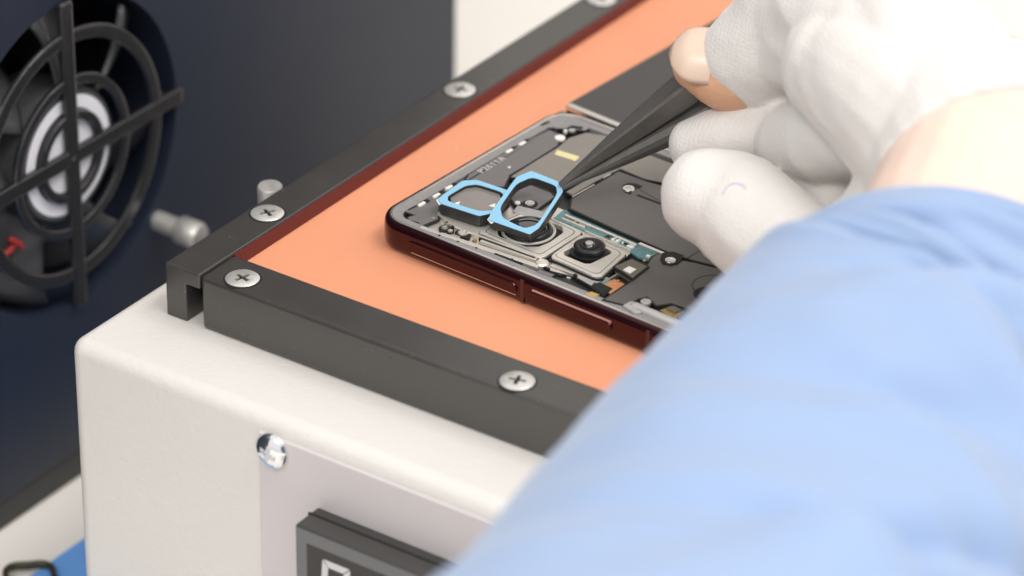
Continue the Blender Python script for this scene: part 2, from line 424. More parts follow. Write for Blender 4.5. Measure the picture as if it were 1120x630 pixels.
def digit(x, ztop, w=7.4, h=13.5, t=1.7):
    b = MB(); g_ = .22; sl = .07
    def P_(u, v): return (x+u-v*sl, FYd-.1, ztop-v)
    m = h/2
    segs = [[(g_,0),(w-g_,0),(w-t,t),(t,t)], [(g_,h),(w-g_,h),(w-t,h-t),(t,h-t)],
            [(0,g_),(t-g_*.4,t+g_*.6),(t-g_*.4,m-t*.6),(0,m-g_)], [(w,g_),(w-t+g_*.4,t+g_*.6),(w-t+g_*.4,m-t*.6),(w,m-g_)],
            [(0,m+g_),(t-g_*.4,m+t*.6),(t-g_*.4,h-t-g_*.6),(0,h-g_)], [(w,m+g_),(w-t+g_*.4,m+t*.6),(w-t+g_*.4,h-t-g_*.6),(w,h-g_)],
            [(g_+.3,m),(t,m-t*.5),(w-t,m-t*.5),(w-g_-.3,m),(w-t,m+t*.5),(t,m+t*.5)]]
    for s_ in segs: b.poly([P_(u,v) for u,v in s_], .08, (0,1,0))
    return b
dg0 = ony(353, 611, FYd)
for k in range(3): digit(dg0.x + k*12.4, dg0.z).build('digit', M['segment'], scr)

# ---------------------------------------------------------------- phone
TH = R(-3.84)
UX, VY = Vector((math.cos(TH), math.sin(TH), 0)), Vector((-math.sin(TH), math.cos(TH), 0))
c0 = on(405.5, 235.4, 7.4); c0.z = 0
def ph(u, v, z): return c0 + UX*u + VY*v + Vector((0,0,z))
PL, PW = 147., 71.
def rrect(inset, rad, z, n=10):
    r_ = max(.3, rad-inset); out = []
    for (cu, cv, a0) in ((PL-rad, PW-rad, 0), (rad, PW-rad, PI/2), (rad, rad, PI), (PL-rad, rad, 1.5*PI)):
        for k in range(n+1):
            a = a0 + PI/2*k/n; out.append(ph(cu+r_*math.cos(a), cv+r_*math.sin(a), z))
    return out
phone = thing('opened_smartphone', 'dark red framed smartphone lying open with cameras and covers exposed on the orange mat', 'smartphone', ph(PL/2, PW/2, 0))
RD = 7.4
fr = MB(); prof = [(1.6,.02),(.75,.35),(.25,1.1),(.04,2.4),(0,3.8),(.03,5.2),(.2,6.3),(.5,7.0),(.85,7.32),(1.25,7.42),(1.55,7.30),(1.6,5.0)]
fr.loft([rrect(i, RD, z) for i, z in prof], True, True, True)
fro = fr.build('frame', M['pframe'], phone); smooth_by_angle(fro, 50)
# grey inner ledge and the rim's highlight painted as a bright silver lip
led = MB().ring(rrect(1.62, RD, 7.12), rrect(4.3, RD, 7.12), 1.8); led.build('inner_ledge', M['pledge'], phone, bevel=.12)
lip = MB().ring(rrect(1.45, RD, 7.5), rrect(2.15, RD, 7.5), 1.2); lip.build('rim_highlight', M['silver'], phone, bevel=.1)
MB().poly(rrect(4.25, RD, 5.6), .9).build('midframe', M['pdeck'], phone)
# side buttons (each along the near long side)
def button(u0, u1, z0, z1, out):
    b = MB(); pr = []
    n = 8; h = (z1-z0)/2; zc = (z0+z1)/2
    for k in range(n+1): a = PI/2 + PI*k/n; pr.append((u0+h+h*math.cos(a), zc+h*math.sin(a)))
    for k in range(n+1): a = -PI/2 + PI*k/n; pr.append((u1-h+h*math.cos(a), zc+h*math.sin(a)))
    b.poly([ph(u, -out, z) for u, z in pr], out+.6, VY)
    return b.build('button', M['pframe'], phone, bevel=.22, seg=3)
def side_u(px, py): p = ony(px, py, 0); q = on(px, py, 3.5); return (q-c0).dot(UX)
def highlight_line(u0, u1, z, w, out):  # highlights on the buttons, painted as thin pale strips
    MB().poly([ph(u0,-out,z-w/2), ph(u1,-out,z-w/2), ph(u1,-out,z+w/2), ph(u0,-out,z+w/2)], .3, VY).build('button_highlight', M['edge'], phone, bevel=.05)
highlight_line(side_u(446,272), side_u(555,322), 2.05, .22, .2); highlight_line(side_u(583,323), side_u(666,360), 4.95, .5, .2)
button(side_u(443,270), side_u(557,322), 2.2, 5.0, .38)
button(side_u(581,322), side_u(668,360), 2.4, 4.8, .45)
for (px, py) in ((572,318),(706,376)):
    u = side_u(px, py)
    MB().poly([ph(u-.5,-.03,.8), ph(u+.5,-.03,.8), ph(u+.5,-.03,6.4), ph(u-.5,-.03,6.4)], .3, VY).build('antenna_line', M['redline'], phone)

def offset_poly(P, d):
    n = len(P); ar = sum(P[i].x*P[(i+1)%n].y-P[(i+1)%n].x*P[i].y for i in range(n)); sg = 1 if ar > 0 else -1; out = []
    for i in range(n):
        e0 = (P[i]-P[i-1]).normalized(); e1 = (P[(i+1)%n]-P[i]).normalized()
        n0 = Vector((e0.y,-e0.x))*sg; n1 = Vector((e1.y,-e1.x))*sg; mm = n0+n1
        mm = n0 if mm.length < .3 else mm/max(.6, mm.length_squared/2)
        out.append(P[i]+mm*d)
    return out
def slab(name, pts, z, th, m, bevel=.12, parent=phone):
    if name in ('bracket', 'antenna_cover', 'shield_cover', 'coil_cover', 'lower_cover', 'camera_deck', 'connector', 'flash_module'):
        Q = offset_poly([on(px, py, z).to_2d() for px, py in pts], .38)
        MB().poly([(*q, z-.14) for q in Q], .5).build('black_gasket', M['gap'], parent)
    return MB().poly([on(px, py, z) for px, py in pts], th).build(name, m, parent, bevel=bevel)
def strip(name, a, b, w, z, th, m, bevel=.05, parent=phone):
    A, B = on(*a, z), on(*b, z); t = (B-A).normalized(); s_ = t.cross(Vector((0,0,1)))*w/2
    return MB().poly([A-s_, B-s_, B+s_, A+s_], th).build(name, m, parent, bevel=bevel)
def pscrew(px, py, z, r, m=None, dark=True):
    p = on(px, py, z)
    o = MB().lathe([(r*.9,-.6),(r,0),(r*.92,.22),(.01,.28)], p, (0,0,1), 24).build('screw', m or M['silver'], phone)
    cut(o, cross_cutter(p+Vector((0,0,.28)), (0,0,1), r*.6, r*.16, .25, px)); smooth_by_angle(o, 40)
    if dark: MB().ring(circle(p-Vector((0,0,.1)), UX, VY, r*1.55, 28), circle(p-Vector((0,0,.1)), UX, VY, r*1.02, 28), .5).build('screw_well', M['gap'], phone)

# covers near the top edge
slab('bracket', [(442,227),(455,223.5),(461,221),(473,213),(480,217),(479,239),(461,246.5),(457,242.5),(446,240),(447,237),(455,235),(442,230.5)], 7.0, .9, M['plate3'])
slab('antenna_cover', [(481,213),(500,204.5),(508,200),(512,191),(558,163.2),(577,153.5),(601,142),(615,148),(609,159),(587,173),(556.5,192.5),(551,204),(538,203),(520,198),(508,199.5),(486,215)], 7.25, 1.0, M['plate3'])
slab('antenna_cover', [(585,135.5),(600,128.5),(615,121.5),(652,136),(640,142),(618,140),(603,139.5)], 7.05, .8, M['pledge'])
slab('shield_cover', [(558.5,193),(588,174.5),(611,160.5),(622,151),(641,145),(662,148),(696,163),(676,176),(650,189.5),(618,206),(600,200.5),(584,196)], 7.2, 1.1, M['plate2'])
slab('shield_cover', [(619.5,209.5),(650,191.8),(677,178),(699,165),(741,181),(745,203),(705,195.5),(678,184.2),(649,199.5),(626,213.5)], 7.1, 1.0, M['plate2'])
slab('coil_cover', [(623.5,227.5),(625,217.5),(650,203),(677,187.3),(706,198),(760,213),(820,236),(850,262),(822,290),(790,292),(758,284),(731,275.2),(676,251.5)], 7.75, 1.4, M['plate'], bevel=.2)
slab('lower_cover', [(713,281.5),(721,276.5),(729,275.5),(745,284.5),(760,287),(790,294.5),(822,293),(885,318),(860,375),(800,372),(752,337),(735,331),(718,333.5),(708,324),(698,326),(687,333.5),(661,327),(689,309),(706,293.5)], 7.5, 1.3, M['plate'], bevel=.2)
strip('silver_trim', (626,215.2), (650,201.6), .28, 7.6, .5, M['silver'], 0.02)
strip('silver_trim', (668,190), (660,194.5), .28, 7.6, .5, M['silver'], 0.02)
slab('adhesive_sticker', [(606.5,168.6),(609.5,163.8),(634,171.3),(629.5,176)], 7.26, .06, M['yellow'], 0)
# notch with a screw and the narrow tab beside it
slab('screw_notch', [(680,206),(681,202.5),(687,199.8),(696,201),(703,203.5),(700,206),(693,206.8),(690,212.5),(684,211)], 7.79, .3, M['gap'], 0)
pscrew(687.5, 206.5, 7.8, 1.45, dark=False)
strip('slot', (697,213.2), (735,227.2), .8, 7.79, .3, M['gap'], 0)
slab('tab', [(700,207.2),(704,204.6),(727,213.5),(738,218.5),(736,224.2),(728,223)], 7.86, .3, M['plate'], .05)
slab('pin', [(731,224.4),(736,226.4),(734.5,228.6),(729.5,226.6)], 7.95, .3, M['silver'], .04)
slab('screw_notch', [(722,283),(724,276.6),(736,275),(748,279),(746,283.5),(741,288),(733,289.5),(725,288)], 7.79, .3, M['gap'], 0)
pscrew(733.2, 285, 7.85, 1.3, dark=False)
pscrew(706.3, 330.3, 7.6, 1.25, M['alu'], dark=False)
strip('slot', (752,282), (784,263), .3, 7.79, .3, M['pdeck'], 0)
MB().ring(circle(on(782,313,7.53), UX, VY, 5.2, 40), circle(on(782,313,7.53), UX, VY, 4.8, 40), .2).build('round_groove', M['pdeck'], phone)
MB().lathe([(3.4,-.3),(3.4,.03)], on(775,322,7.5), (0,0,1), 36).build('round_recess', M['gap'], phone)
# earpiece tube, gold contact, recess under the lower cover
slab('dark_recess', [(716,331),(722,332.5),(735,330.5),(752,336),(758,346),(733,357),(712,345)], 6.5, .4, M['gap'], 0)
slab('gold_contact', [(722,339),(735,334),(748,340.5),(738,348.5)], 6.9, .5, M['gold'], .08)
slab('contact_block', [(728,336.5),(737,334.2),(746,338.5),(738,341.5)], 7.3, .6, M['olive'], .08)
a_, b_ = on(694,336,7.2), on(752,360,7.2)
tb = MB().tube([(a_,1.15),((a_+b_)/2,1.2),(b_,1.2)], 16).build('metal_tube', M['alu'], phone, smooth=True)
slab('tube_clip', [(681,333.5),(690,329),(700,331),(696,337),(702,341),(694,342)], 7.9, 1.5, M['alu'], .2)
# contacts along the top edge
for (px, py, m_) in ((461.3,222.2,'whitepl'),(477.4,212.8,'whitepl'),(491,204,'whitepl'),(557,164.3,'whitepl'),(571.3,156,'whitepl')):
    p = on(px, py, 7.45); t = VY
    MB().poly([p-UX*.45-VY*1.1, p+UX*.45-VY*1.1, p+UX*.45+VY*1.1, p-UX*.45+VY*1.1], 1.0).build('spring_contact', M['whitepl'], phone, bevel=.2)
    q = on(px+4.5, py-2.5, 7.28)
    MB().poly([q-UX*.5-VY*.9, q+UX*.5-VY*.9, q+UX*.5+VY*.9, q-UX*.5+VY*.9], .3).build('contact_slot', M['gap'], phone)
for (a, b, w, z) in (((447,229),(456,224.5),.35,7.14),((500,206),(512,191.8),.35,7.3),((512,191.2),(557,163.5),.22,7.18),((592,136.8),(601,133),.8,7.16),
                  ((557,192),(572,183),.35,7.3),((572,183),(611,159.5),.18,7.3),((481,240),(462,248),.4,7.1)):
    strip('seam', a, b, w, z, .3, M['gap'], 0)
for (a, b, w) in (((605,139),(610,145.5),.55),((610,145.5),(618,147.5),.6),((618,143),(625,138),.8),((625,138),(637,139.5),.9)):
    strip('seam', a, b, w, 7.32, .4, M['gap'], 0)
MB().lathe([(1.25,-.4),(1.25,.2),(1.0,.35),(.01,.38)], on(612.4,151,7.35), (0,0,1), 24).build('white_stud', M['whitepl'], phone)
pscrew(625.5, 143, 7.35, .8, dark=True); pscrew(618.5, 143.4, 7.3, .5, M['whitepl'], dark=False)
MB().lathe([(.35,-.3),(.35,.1)], on(557,183,7.28), (0,0,1), 12).build('white_stud', M['whitepl'], phone)
# printed part number on the antenna cover
cu = bpy.data.curves.new('part_number', 'FONT'); cu.body = 'P2611A'; cu.size = 2.7*S; cu.extrude = .01*S; cu.space_character = 1.12
to = bpy.data.objects.new('part_number', cu); COL.objects.link(to)
tA, tB = on(527.5, 189.5, 7.27), on(558.5, 170.7, 7.27)
ex = (tB-tA).normalized(); ey = Vector((0,0,1)).cross(ex)
to.matrix_world = Matrix((( *[ex.x], ey.x, 0, tA.x*S), (ex.y, ey.y, 0, tA.y*S), (0,0,1,tA.z*S), (0,0,0,1)))
bpy.context.view_layer.update()
tm = bpy.data.meshes.new_from_object(to.evaluated_get(bpy.context.evaluated_depsgraph_get())); mw = to.matrix_world.copy(); bpy.data.objects.remove(to)
tm.transform(mw); tm.transform(Matrix.Translation(-Vector(phone['base'])*S))
tob = bpy.data.objects.new('part_number', tm); COL.objects.link(tob); tob.parent = phone; tm.materials.clear(); tm.materials.append(M['print'])

# camera deck and modules
slab('camera_deck', [(461,247.5),(476,236),(482,222),(520,214),(600,222),(640,240),(692,270),(690,276),(656,309),(600,295),(540,276),(500,262)], 6.35, .9, M['nickel'], .1)
slab('edge_strip', [(459,248.8),(461.5,246.8),(528,268.6),(589,288.6),(588,292.5),(526,272)], 7.2, .9, M['nickel'], .1)
for (px, py) in ((480.5,257.2),(500.8,264),(521,271),(560,283.2)):
    MB().lathe([(.28,-.2),(.28,.03)], on(px,py,7.2), (0,0,1), 10).build('alignment_dot', M['gap'], phone)
strip('seam', (541,277), (571,288), .55, 7.22, .3, M['gap'], 0)
strip('rail', (526,262.5), (587,283.5), .9, 7.35, .8, M['nickel'], .1)
strip('rail', (523,257), (583,279), .5, 7.7, .9, M['nickel'], .1)
strip('seam', (524,259.8), (585,281.6), .3, 7.5, .8, M['gap'], 0)
strip('rail', (603,289), (656,308), 1.3, 7.0, .9, M['nickel'], .1)
strip('seam', (600,284.5), (654,304), .35, 7.0, .3, M['gap'], 0)
strip('rail', (660,308), (694,289), .5, 7.2, .9, M['silver'], .08)
pscrew(506.5, 254.5, 7.1, 1.25, M['nickel']); pscrew(486.5, 249, 6.9, .9, M['silver']); pscrew(492.5, 252.5, 6.8, .6, M['nickel'])
MB().lathe([(1.6,-1.2),(1.6,0),(1.3,.3),(.01,.4)], on(593,287.6,7.2), (0,0,1), 24).build('brass_stud', M['nickel'], phone)
slab('module_bracket', [(478,233),(484,226),(512,232),(538,240),(552,246),(523,258),(497,248)], 7.35, 1.0, M['nickel'], .25)
def module(outer, hole, z, th, lens_px, lens_z0, prof, glass_r, glass_h, tip=None):
    """square nickel plate with an eight-sided opening and its lens barrel"""
    n = 32
    def resample(pl, c, n):
        out = []
        for k in range(n):
            a = 2*PI*k/n; d = Vector((math.cos(a), math.sin(a)))
            best = None
            for i in range(len(pl)):
                p, q = pl[i], pl[(i+1)%len(pl)]
                e = q-p; den = d.x*e.y-d.y*e.x
                if abs(den) < 1e-9: continue
                w = p-c; t = (w.x*e.y-w.y*e.x)/den; s_ = (w.x*d.y-w.y*d.x)/den
                if t > 0 and -1e-6 <= s_ <= 1+1e-6: best = t if best is None else min(best, t)
            out.append(c+d*best)
        return out
    O = [on(*p, z).to_2d() for p in outer]; Hh = [on(*p, z).to_2d() for p in hole]
    c = sum(Hh, Vector((0,0)))/len(Hh)
    n = 64
    o = MB().ring([(*p, z) for p in resample(O, c, n)], [(*p, z) for p in resample(Hh, c, n)], th)
    mod = o.build('camera_module', M['nickel'], phone, bevel=.18)
    MB().poly([(*p, z-th*.75) for p in resample(Hh, c, n)], .3).build('module_floor', M['gap'], mod)
    R0 = resample(O, c, n)
    MB().ring([(*(c+(p-c)*1.035), z-.55) for p in R0], [(*(c+(p-c)*.99), z-.55) for p in R0], .5).build('module_gasket', M['gap'], mod)
    MB().ring([(*(c+(p-c)*.885), z+.012) for p in R0], [(*(c+(p-c)*.862), z+.012) for p in R0], .1).build('plate_groove', M['groove'], mod)
    lp = on(*lens_px, lens_z0)
    ln = MB().lathe(prof, lp, (0,0,1), 48).build('lens_barrel', M['lensblack'], mod); smooth_by_angle(ln, 40)
    gh = MB().lathe([(glass_r,-.2)]+[(glass_r*math.cos(t*PI/2/6), glass_h*math.sin(t*PI/2/6)) for t in range(6)]+[(.01,glass_h)], lp+Vector((0,0,prof[-1][1])), (0,0,1), 40).build('lens_glass', M['glass'], mod, smooth=True)
    return mod, lp
m2, lp2 = module([(523,253.5),(527,250),(576,227),(583,228),(634,251.5),(636.5,254.5),(595,281),(590,281.8)],
       [(543.5,251),(545.5,258),(575,269.5),(589,269.5),(601,264.6),(616,254),(614,247),(584,236),(570,236),(558,240.4)], 7.9, 1.5,
       (578,257), 6.4, [(6.2,0),(6.2,.9),(5.5,1.0),(5.3,1.9),(4.9,2.2),(4.6,2.2),(4.4,1.9)], 4.3, .6)
MB().ring(circle(lp2+Vector((0,0,1.25)), UX, VY, 6.3, 48), circle(lp2+Vector((0,0,1.25)), UX, VY, 5.6, 48), .5).build('lens_ring', M['steel'], m2, bevel=.15)
m3, lp3 = module([(602,280.5),(606,276.5),(634,257.5),(640,256.3),(681,274),(684.5,278),(658,302),(651,302.5)],
       [(617,275),(617.5,279),(639.5,288),(646,288),(668.4,277),(667.6,273.6),(645,264),(638,264)], 8.1, 1.8,
       (644.5,279.5), 6.6, [(4.3,0),(4.3,1.2),(3.6,1.3),(3.6,2.6),(3.3,2.85),(2.3,2.85),(2.0,2.6),(1.5,2.55)], 1.5, .9)
MB().lathe([(.95,-.3),(.9,0),(.01,.12)], lp3+Vector((0,-.1,3.42)), (0,0,1), 20).build('lens_highlight', M['alu'], m3)  # lamp reflection in the lens, painted as a pale disc
MB().ring(circle(lp3+Vector((0,0,2.97)), UX, VY, 2.1, 32), circle(lp3+Vector((0,0,2.97)), UX, VY, 1.45, 32), .3).build('lens_ring', M['lensblack'], m3, bevel=.08)
strip('module_lip', (604,280), (637,258.5), .35, 8.25, .4, M['nickel'], .05, m3)
# first camera module, hidden mostly under the left gasket
m1 = slab('camera_module', [(484,222),(516,203),(548,212),(556,222),(528,240),(500,236)], 7.6, 1.2, M['nickel'], .2)
gl_c = on(519, 219.5, 7.7)
MB().poly([on(*q, 9.75) for q in ((510,205.5),(522,203.6),(546,211.5),(549,217),(541,230),(524,231.5),(493,221.5),(492.5,216))], 1.6).build('lens_cover', M['greyglass'], m1, bevel=.15)
for (px, py, w) in ((499,221.5,1.0),(537,224,1.3)):
    p = on(px, py, 10.0); MB().poly([p-UX*.2-VY*w*.4, p+UX*w-VY*.3, p+UX*.3+VY*w], .3).build('white_fleck', M['whitepl'], m1, bevel=.05)  # small white flecks on the grey lens cover
# inner mechanism seen through the lifted gasket
slab('shield_cover', [(556,214),(575,201),(600,208),(606,215),(588,228),(566,226)], 7.35, .5, M['plate3'])
slab('foil_strip', [(561,231),(566,224.5),(596,231.5),(602,240),(580,238)], 8.05, .5, M['alu'], .1)
pscrew(579.5, 222.5, 7.6, 1.2, M['silver']); pscrew(566, 222, 7.6, .7, M['whitepl'])
strip('slot', (585,203), (602,209.5), .6, 7.4, .3, M['gap'], 0)
for (px, py, w, h, m_) in ((489,243,.5,.8,'silver'),(496,247,.4,.5,'gap'),(499,258,.9,.35,'silver'),(511,259.5,.5,.5,'gap'),(516,252,.5,.9,'alu'),(519,262,.4,.4,'gold'),(474,238,.5,.4,'silver'),
    (483,252.5,.35,.7,'gap'),(612,300,.6,.35,'gap'),(622,303.5,.5,.3,'silver'),(629,300,.35,.35,'gap'),(598,292.5,.8,.3,'gap'),(575,279,.8,.25,'gap'),(557,272.6,.8,.25,'silver'),(698,311,.3,.5,'gap'),
    (676,306.5,.4,.3,'gold'),(663,304,.3,.5,'silver'),(700,297,.5,.3,'silver'),(711,289,.4,.6,'gap'),(705,284.5,.4,.3,'gold')):
    p = on(px, py, 7.3); MB().poly([p-UX*w-VY*h, p+UX*w-VY*h, p+UX*w+VY*h, p-UX*w+VY*h], .7).build('component', M[m_], phone, bevel=.06)
# board, rails, chips
slab('circuit_board', [(606,238),(617,229),(640,238),(700,266),(738,281),(713,285),(698,281),(684,271.5),(640,253)], 6.6, .5, M['pcb'], 0)
strip('seam', (626,231), (700,262.5), .85, 7.3, .6, M['gap'], 0)
strip('rail', (618,234.5), (696,267.5), .8, 7.5, 1.0, M['silver'], .08)
strip('rail', (640,252), (690,273), .4, 7.0, .6, M['silver'], .08)
strip('rail', (699,265.5), (726,276.8), .9, 7.6, 1.0, M['silver'], .08)
strip('rail', (615,238), (640,248.4), .6, 7.1, .6, M['nickel'], .08)
for k in range(16):
    t = random.random(); px = 622+88*t; py = 238.5+38*t + random.uniform(-1.5,4)
    p = on(px, py, 7.0); w, h = random.uniform(.35,.9), random.uniform(.25,.5)
    MB().poly([p-UX*w-VY*h, p+UX*w-VY*h, p+UX*w+VY*h, p-UX*w+VY*h], .5).build('chip', random.choice([M['nickel'],M['olive'],M['whitepl'],M['gap'],M['gap']]), phone, bevel=.05)
slab('flash_module', [(672.5,291),(691,283),(708,291),(692,303.5)], 8.0, 1.8, M['olive'], .15)
slab('flash_lens', [(681.5,294.6),(688,290.8),(696,294.2),(689.5,298.6)], 8.25, .3, M['whitepl'], .08)
slab('flex_cable', [(655,314),(672,305),(683,310.5),(668,321)], 6.9, .4, M['copper'], .05)
slab('flex_cable', [(651,309),(659,305),(671,303),(666,309),(655,314)], 6.85, .4, M['pcb'], .05)
slab('connector', [(631,303),(640,299),(654,304),(647,312)], 6.9, .7, M['alu'], .08)
slab('connector', [(648,313),(655,309),(668,315),(660,322)], 7.1, .7, M['gap'], .08)
slab('gold_contact', [(640,321.5),(647,318.5),(656,322),(649,325.5)], 7.2, .5, M['gold'], .08)
slab('connector', [(586,297),(590,294.5),(606,300),(602,303.5)], 7.2, .6, M['plate3'], .06)

# ---------------------------------------------------------------- plate behind the phone
sa, sb = on(620.5, 113, 6.6), on(745, 163.5, 6.6)
ev = (sb-sa).normalized(); en = Vector((0,0,1)).cross(ev)
lft = on(797, 12.5, 6.6); ln_ = (lft-sa).dot(en)
cov = thing('cover_plate', 'flat dark grey plate with a silver front edge lying behind the opened phone', 'cover', (sa+ev*60+en*35)*1)
cov['base'] = [sa.x+ev.x*60+en.x*35, sa.y+ev.y*60+en.y*35, 0]; cov.location = Vector(cov['base'])*S
sk = (lft-sa).dot(ev)
MB().poly([sa, sa+ev*128, sa+ev*128+en*ln_, sa+en*ln_+ev*sk], 5.5).build('plate', M['slab'], cov, bevel=.35)
e0 = sa+ev*.6-en*1.5+Vector((0,0,.25))
MB().poly([e0, e0+ev*126, e0+ev*126+en*1.9, e0+en*1.9], 1.2).build('edge_rail', M['silver'], cov, bevel=.2)
e1 = e0+en*.35-Vector((0,0,1.21))
MB().poly([e1, e1+ev*126, e1+ev*126+en*1.1, e1+en*1.1], 4.2).build('lower_rail', M['gap'], cov, bevel=.15)

# ---------------------------------------------------------------- blue faced lens gaskets
def gasket(name, outer, inner, plane, depth, label):
    """plane: function pixel -> point on the gasket's own flat face"""
    def rounded(P, q):
        out = []
        for i in range(len(P)):
            a, b, c = P[i-1], P[i], P[(i+1)%len(P)]
            out += [b+(a-b)*q, b+(a-b)*q*.3+(c-b)*q*.3, b+(c-b)*q]
        return out
    O = [plane(*p) for p in outer]; I = [plane(*p) for p in inner]
    nr0 = (O[2]-O[0]).cross(O[4]-O[0])
    cI = sum(I, Vector())/len(I); I = [cI+(p-cI)*1.07 for p in I]
    O, I = rounded(O, .07), rounded(I, .2)
    nrm = nr0.normalized()
    if nrm.z < 0: nrm = -nrm
    b = sum(O, Vector())/len(O) - nrm*depth
    t = thing(name, label, 'gasket', b, 'blue faced camera gaskets')
    cO = sum(O, Vector())/len(O)
    MB().ring([p-nrm*.2 for p in O], [p-nrm*.2 for p in I], depth-.2, -nrm).build('foam_body', M['foam'], t, bevel=.1)
    MB().ring([cO+(p-cO)*1.004 for p in O], [cO+(p-cO)*.996 for p in I], .18, -nrm).build('blue_film', M['film'], t, bevel=.06)
    return t, nrm
flat1 = lambda px, py: on(px, py, 10.6)
g1, _ = gasket('lens_gasket', [(505.5,197.6),(521.6,196.7),(554,207.5),(558,215),(539,232.6),(524,235.8),(482,222.3),(479.3,217)],
       [(509.5,203.6),(522,202),(547,210),(550,215.5),(542,229),(524,230),(492,219.8),(491.5,214.4)], flat1, 2.7,
       'blue topped gasket resting flat over the first camera, left of the lifted one')
# the lifted one leans a little: its plane passes through three surveyed points
q0, q1, q2 = on(536, 236, 10.9), on(615, 206, 13.4), on(579, 256, 10.6)
nn = (q1-q0).cross(q2-q0).normalized()
def tilt(px, py):
    r = ray(px, py); return CAM + r*((q0-CAM).dot(nn)/r.dot(nn))
g2, n2 = gasket('lens_gasket', [(565,193.5),(581,186.8),(610,198.3),(616,209),(589.5,249),(579.5,256),(534.2,240),(537.5,231)],
       [(565.5,202),(582,195),(606.3,204),(607.6,212.5),(587,244),(573.5,248),(551.5,237.5),(548.7,226)], tilt, 2.2,
       'blue topped gasket lifted at a tilt by the black tweezer tip')

for (g_, f_, P4) in ((g1, flat1, [(477,217.5),(480,215.5),(483,222),(480,223)]), (g2, tilt, [(533,239),(537,233),(541,241.5),(537,243.5)])):
    MB().poly([f_(*p) - Vector((0,0,.25)) for p in P4], .12).build('liner_tab', M['tab'], g_)
# ---------------------------------------------------------------- tweezers
tip = tilt(613.5, 204.5) + Vector((0,0,.15))
rear = on(760, 111.5, 36)
tw = thing('tweezers', 'dark grey metal tweezers gripping the lifted blue gasket', 'tweezers', tip)
ax = (rear-tip).normalized(); wd = ax.cross(Vector((0,0,1))).normalized(); nu = wd.cross(ax).normalized()
if nu.z < 0: nu = -nu
LN = 118.
def arm(sign):
    st = [(0,.45,.45,0),(3,.8,.7,.05),(8,1.5,1.0,.25),(16,2.7,1.7,.2),(26,3.9,2.35,.4),(37,5.0,2.9,.8),(50,5.5,3.0,1.5),(70,5.1,2.4,2.9),(95,4.8,1.8,2.2),(LN,4.2,1.3,.6)]
    rings = []
    for l, w, h, o in st:
        c = tip + ax*l + nu*(sign*(o+h+.02))
        bv = min(w, h)*.22
        if sign > 0: sect = [(-w+bv,h),(w-bv,h),(w,h-bv),(w*.62,-h+bv),(w*.55,-h),(-w*.55,-h),(-w*.62,-h+bv),(-w,h-bv)]
        else: sect = [(-w+bv*2,h),(w-bv*2,h),(w,h-bv*2),(w*.9,-h*.1),(w*.5,-h),(-w*.5,-h),(-w*.9,-h*.1),(-w,h-bv*2)]
        rings.append([c + wd*a + nu*b for a, b in sect])
    m_ = MB().loft(rings).build('arm', M['tweez'], tw); smooth_by_angle(m_, 18)
arm(1); arm(-1)

# ---------------------------------------------------------------- person: hand, forearm, glove, sleeve
person = thing('person', 'person in a pale blue sleeve and white glove holding tweezers over the phone', 'person', at(1030, 330, 740))
def pr(px, py, d, rpx): return (at(px, py, d), rpx*d/FPX)
def chain(lst): return [pr(*q) for q in lst]
def densify(ch, n=4):
    out = []
    P = [c[0] for c in ch]; Q = [c[1] for c in ch]
    for i in range(len(P)-1):
        p0, p1, p2, p3 = P[max(i-1,0)], P[i], P[i+1], P[min(i+2,len(P)-1)]
        for k in range(n):
            t = k/n; t2, t3 = t*t, t*t*t
            out.append((.5*((2*p1)+(p2-p0)*t+(2*p0-5*p1+4*p2-p3)*t2+(3*p1-p0-3*p2+p3)*t3), Q[i]+(Q[i+1]-Q[i])*t))
    out.append(ch[-1]); return out
index = [(769,70,818,35),(790,76,817,45),(812,74,815,48),(850,40,808,50),(900,-20,798,52),(990,10,780,58)]
middle = [(765,160,824,30),(800,153,820,36),(850,150,816,36),(925,130,805,44),(1010,40,784,58)]
ring = [(884,190,808,34),(920,190,806,40),(960,160,808,44),(1030,70,790,56)]
little = [(918,232,802,33),(955,215,806,36),(995,180,802,42),(1060,110,785,54)]
thumb = [(776,215,799,44),(806,228,797,52),(846,262,789,53),(900,292,779,54),(965,270,772,62),(1030,200,768,80)]
wrist_c = (1085, 200, 757, 140)
palm = [[(990,20,778,66),(1035,120,768,95),(1080,200,757,118)], [(1030,60,780,66),(1060,140,768,95),(1085,205,757,118)], [(925,72,784,66),(985,110,772,86),(1080,200,757,110)]]
fore = [(1070,165,765,118),(1085,215,754,131),(1068,270,740,136),(1030,360,722,142),(930,560,690,190),(780,920,620,255),(690,1120,575,290)]
def fused(name, mbs, m, voxel, smooth_it, factor=.5):
    bmx = MB()
    for ch, kw in mbs: bmx.tube(densify(ch, 4), 24, **kw)
    o = bmx.build(name, m, person)
    r_ = o.modifiers.new('r', 'REMESH'); r_.mode = 'VOXEL'; r_.voxel_size = voxel*S
    s_ = o.modifiers.new('s', 'SMOOTH'); s_.factor = factor; s_.iterations = smooth_it
    bpy.context.view_layer.update(); bake(o)
    for p in o.data.polygons: p.use_smooth = True
    return o
def shrink(ch, f): return [(p, r_*f) for p, r_ in ch]
def mul(lst, f, dz=0): return [(a, b, c+dz, r_*f) for a, b, c, r_ in lst]
bodyparts = [(chain(index[:3])+shrink(chain(index[3:]), .8), {})]
for f_ in (middle, ring, little, thumb): bodyparts.append((shrink(chain(f_), .78), {}))
for p_ in palm: bodyparts.append((shrink(chain(p_), .84), {}))
bodyparts.append((chain(fore), {}))
body = fused('body', bodyparts, M['skin'], 1.0, 8)
glove_index = [(822,62,814,57),(850,38,809,60),(900,-20,799,62),(990,10,781,68)]
def bigger(lst, k): return [(a, b, c, r_+k) for a, b, c, r_ in lst]
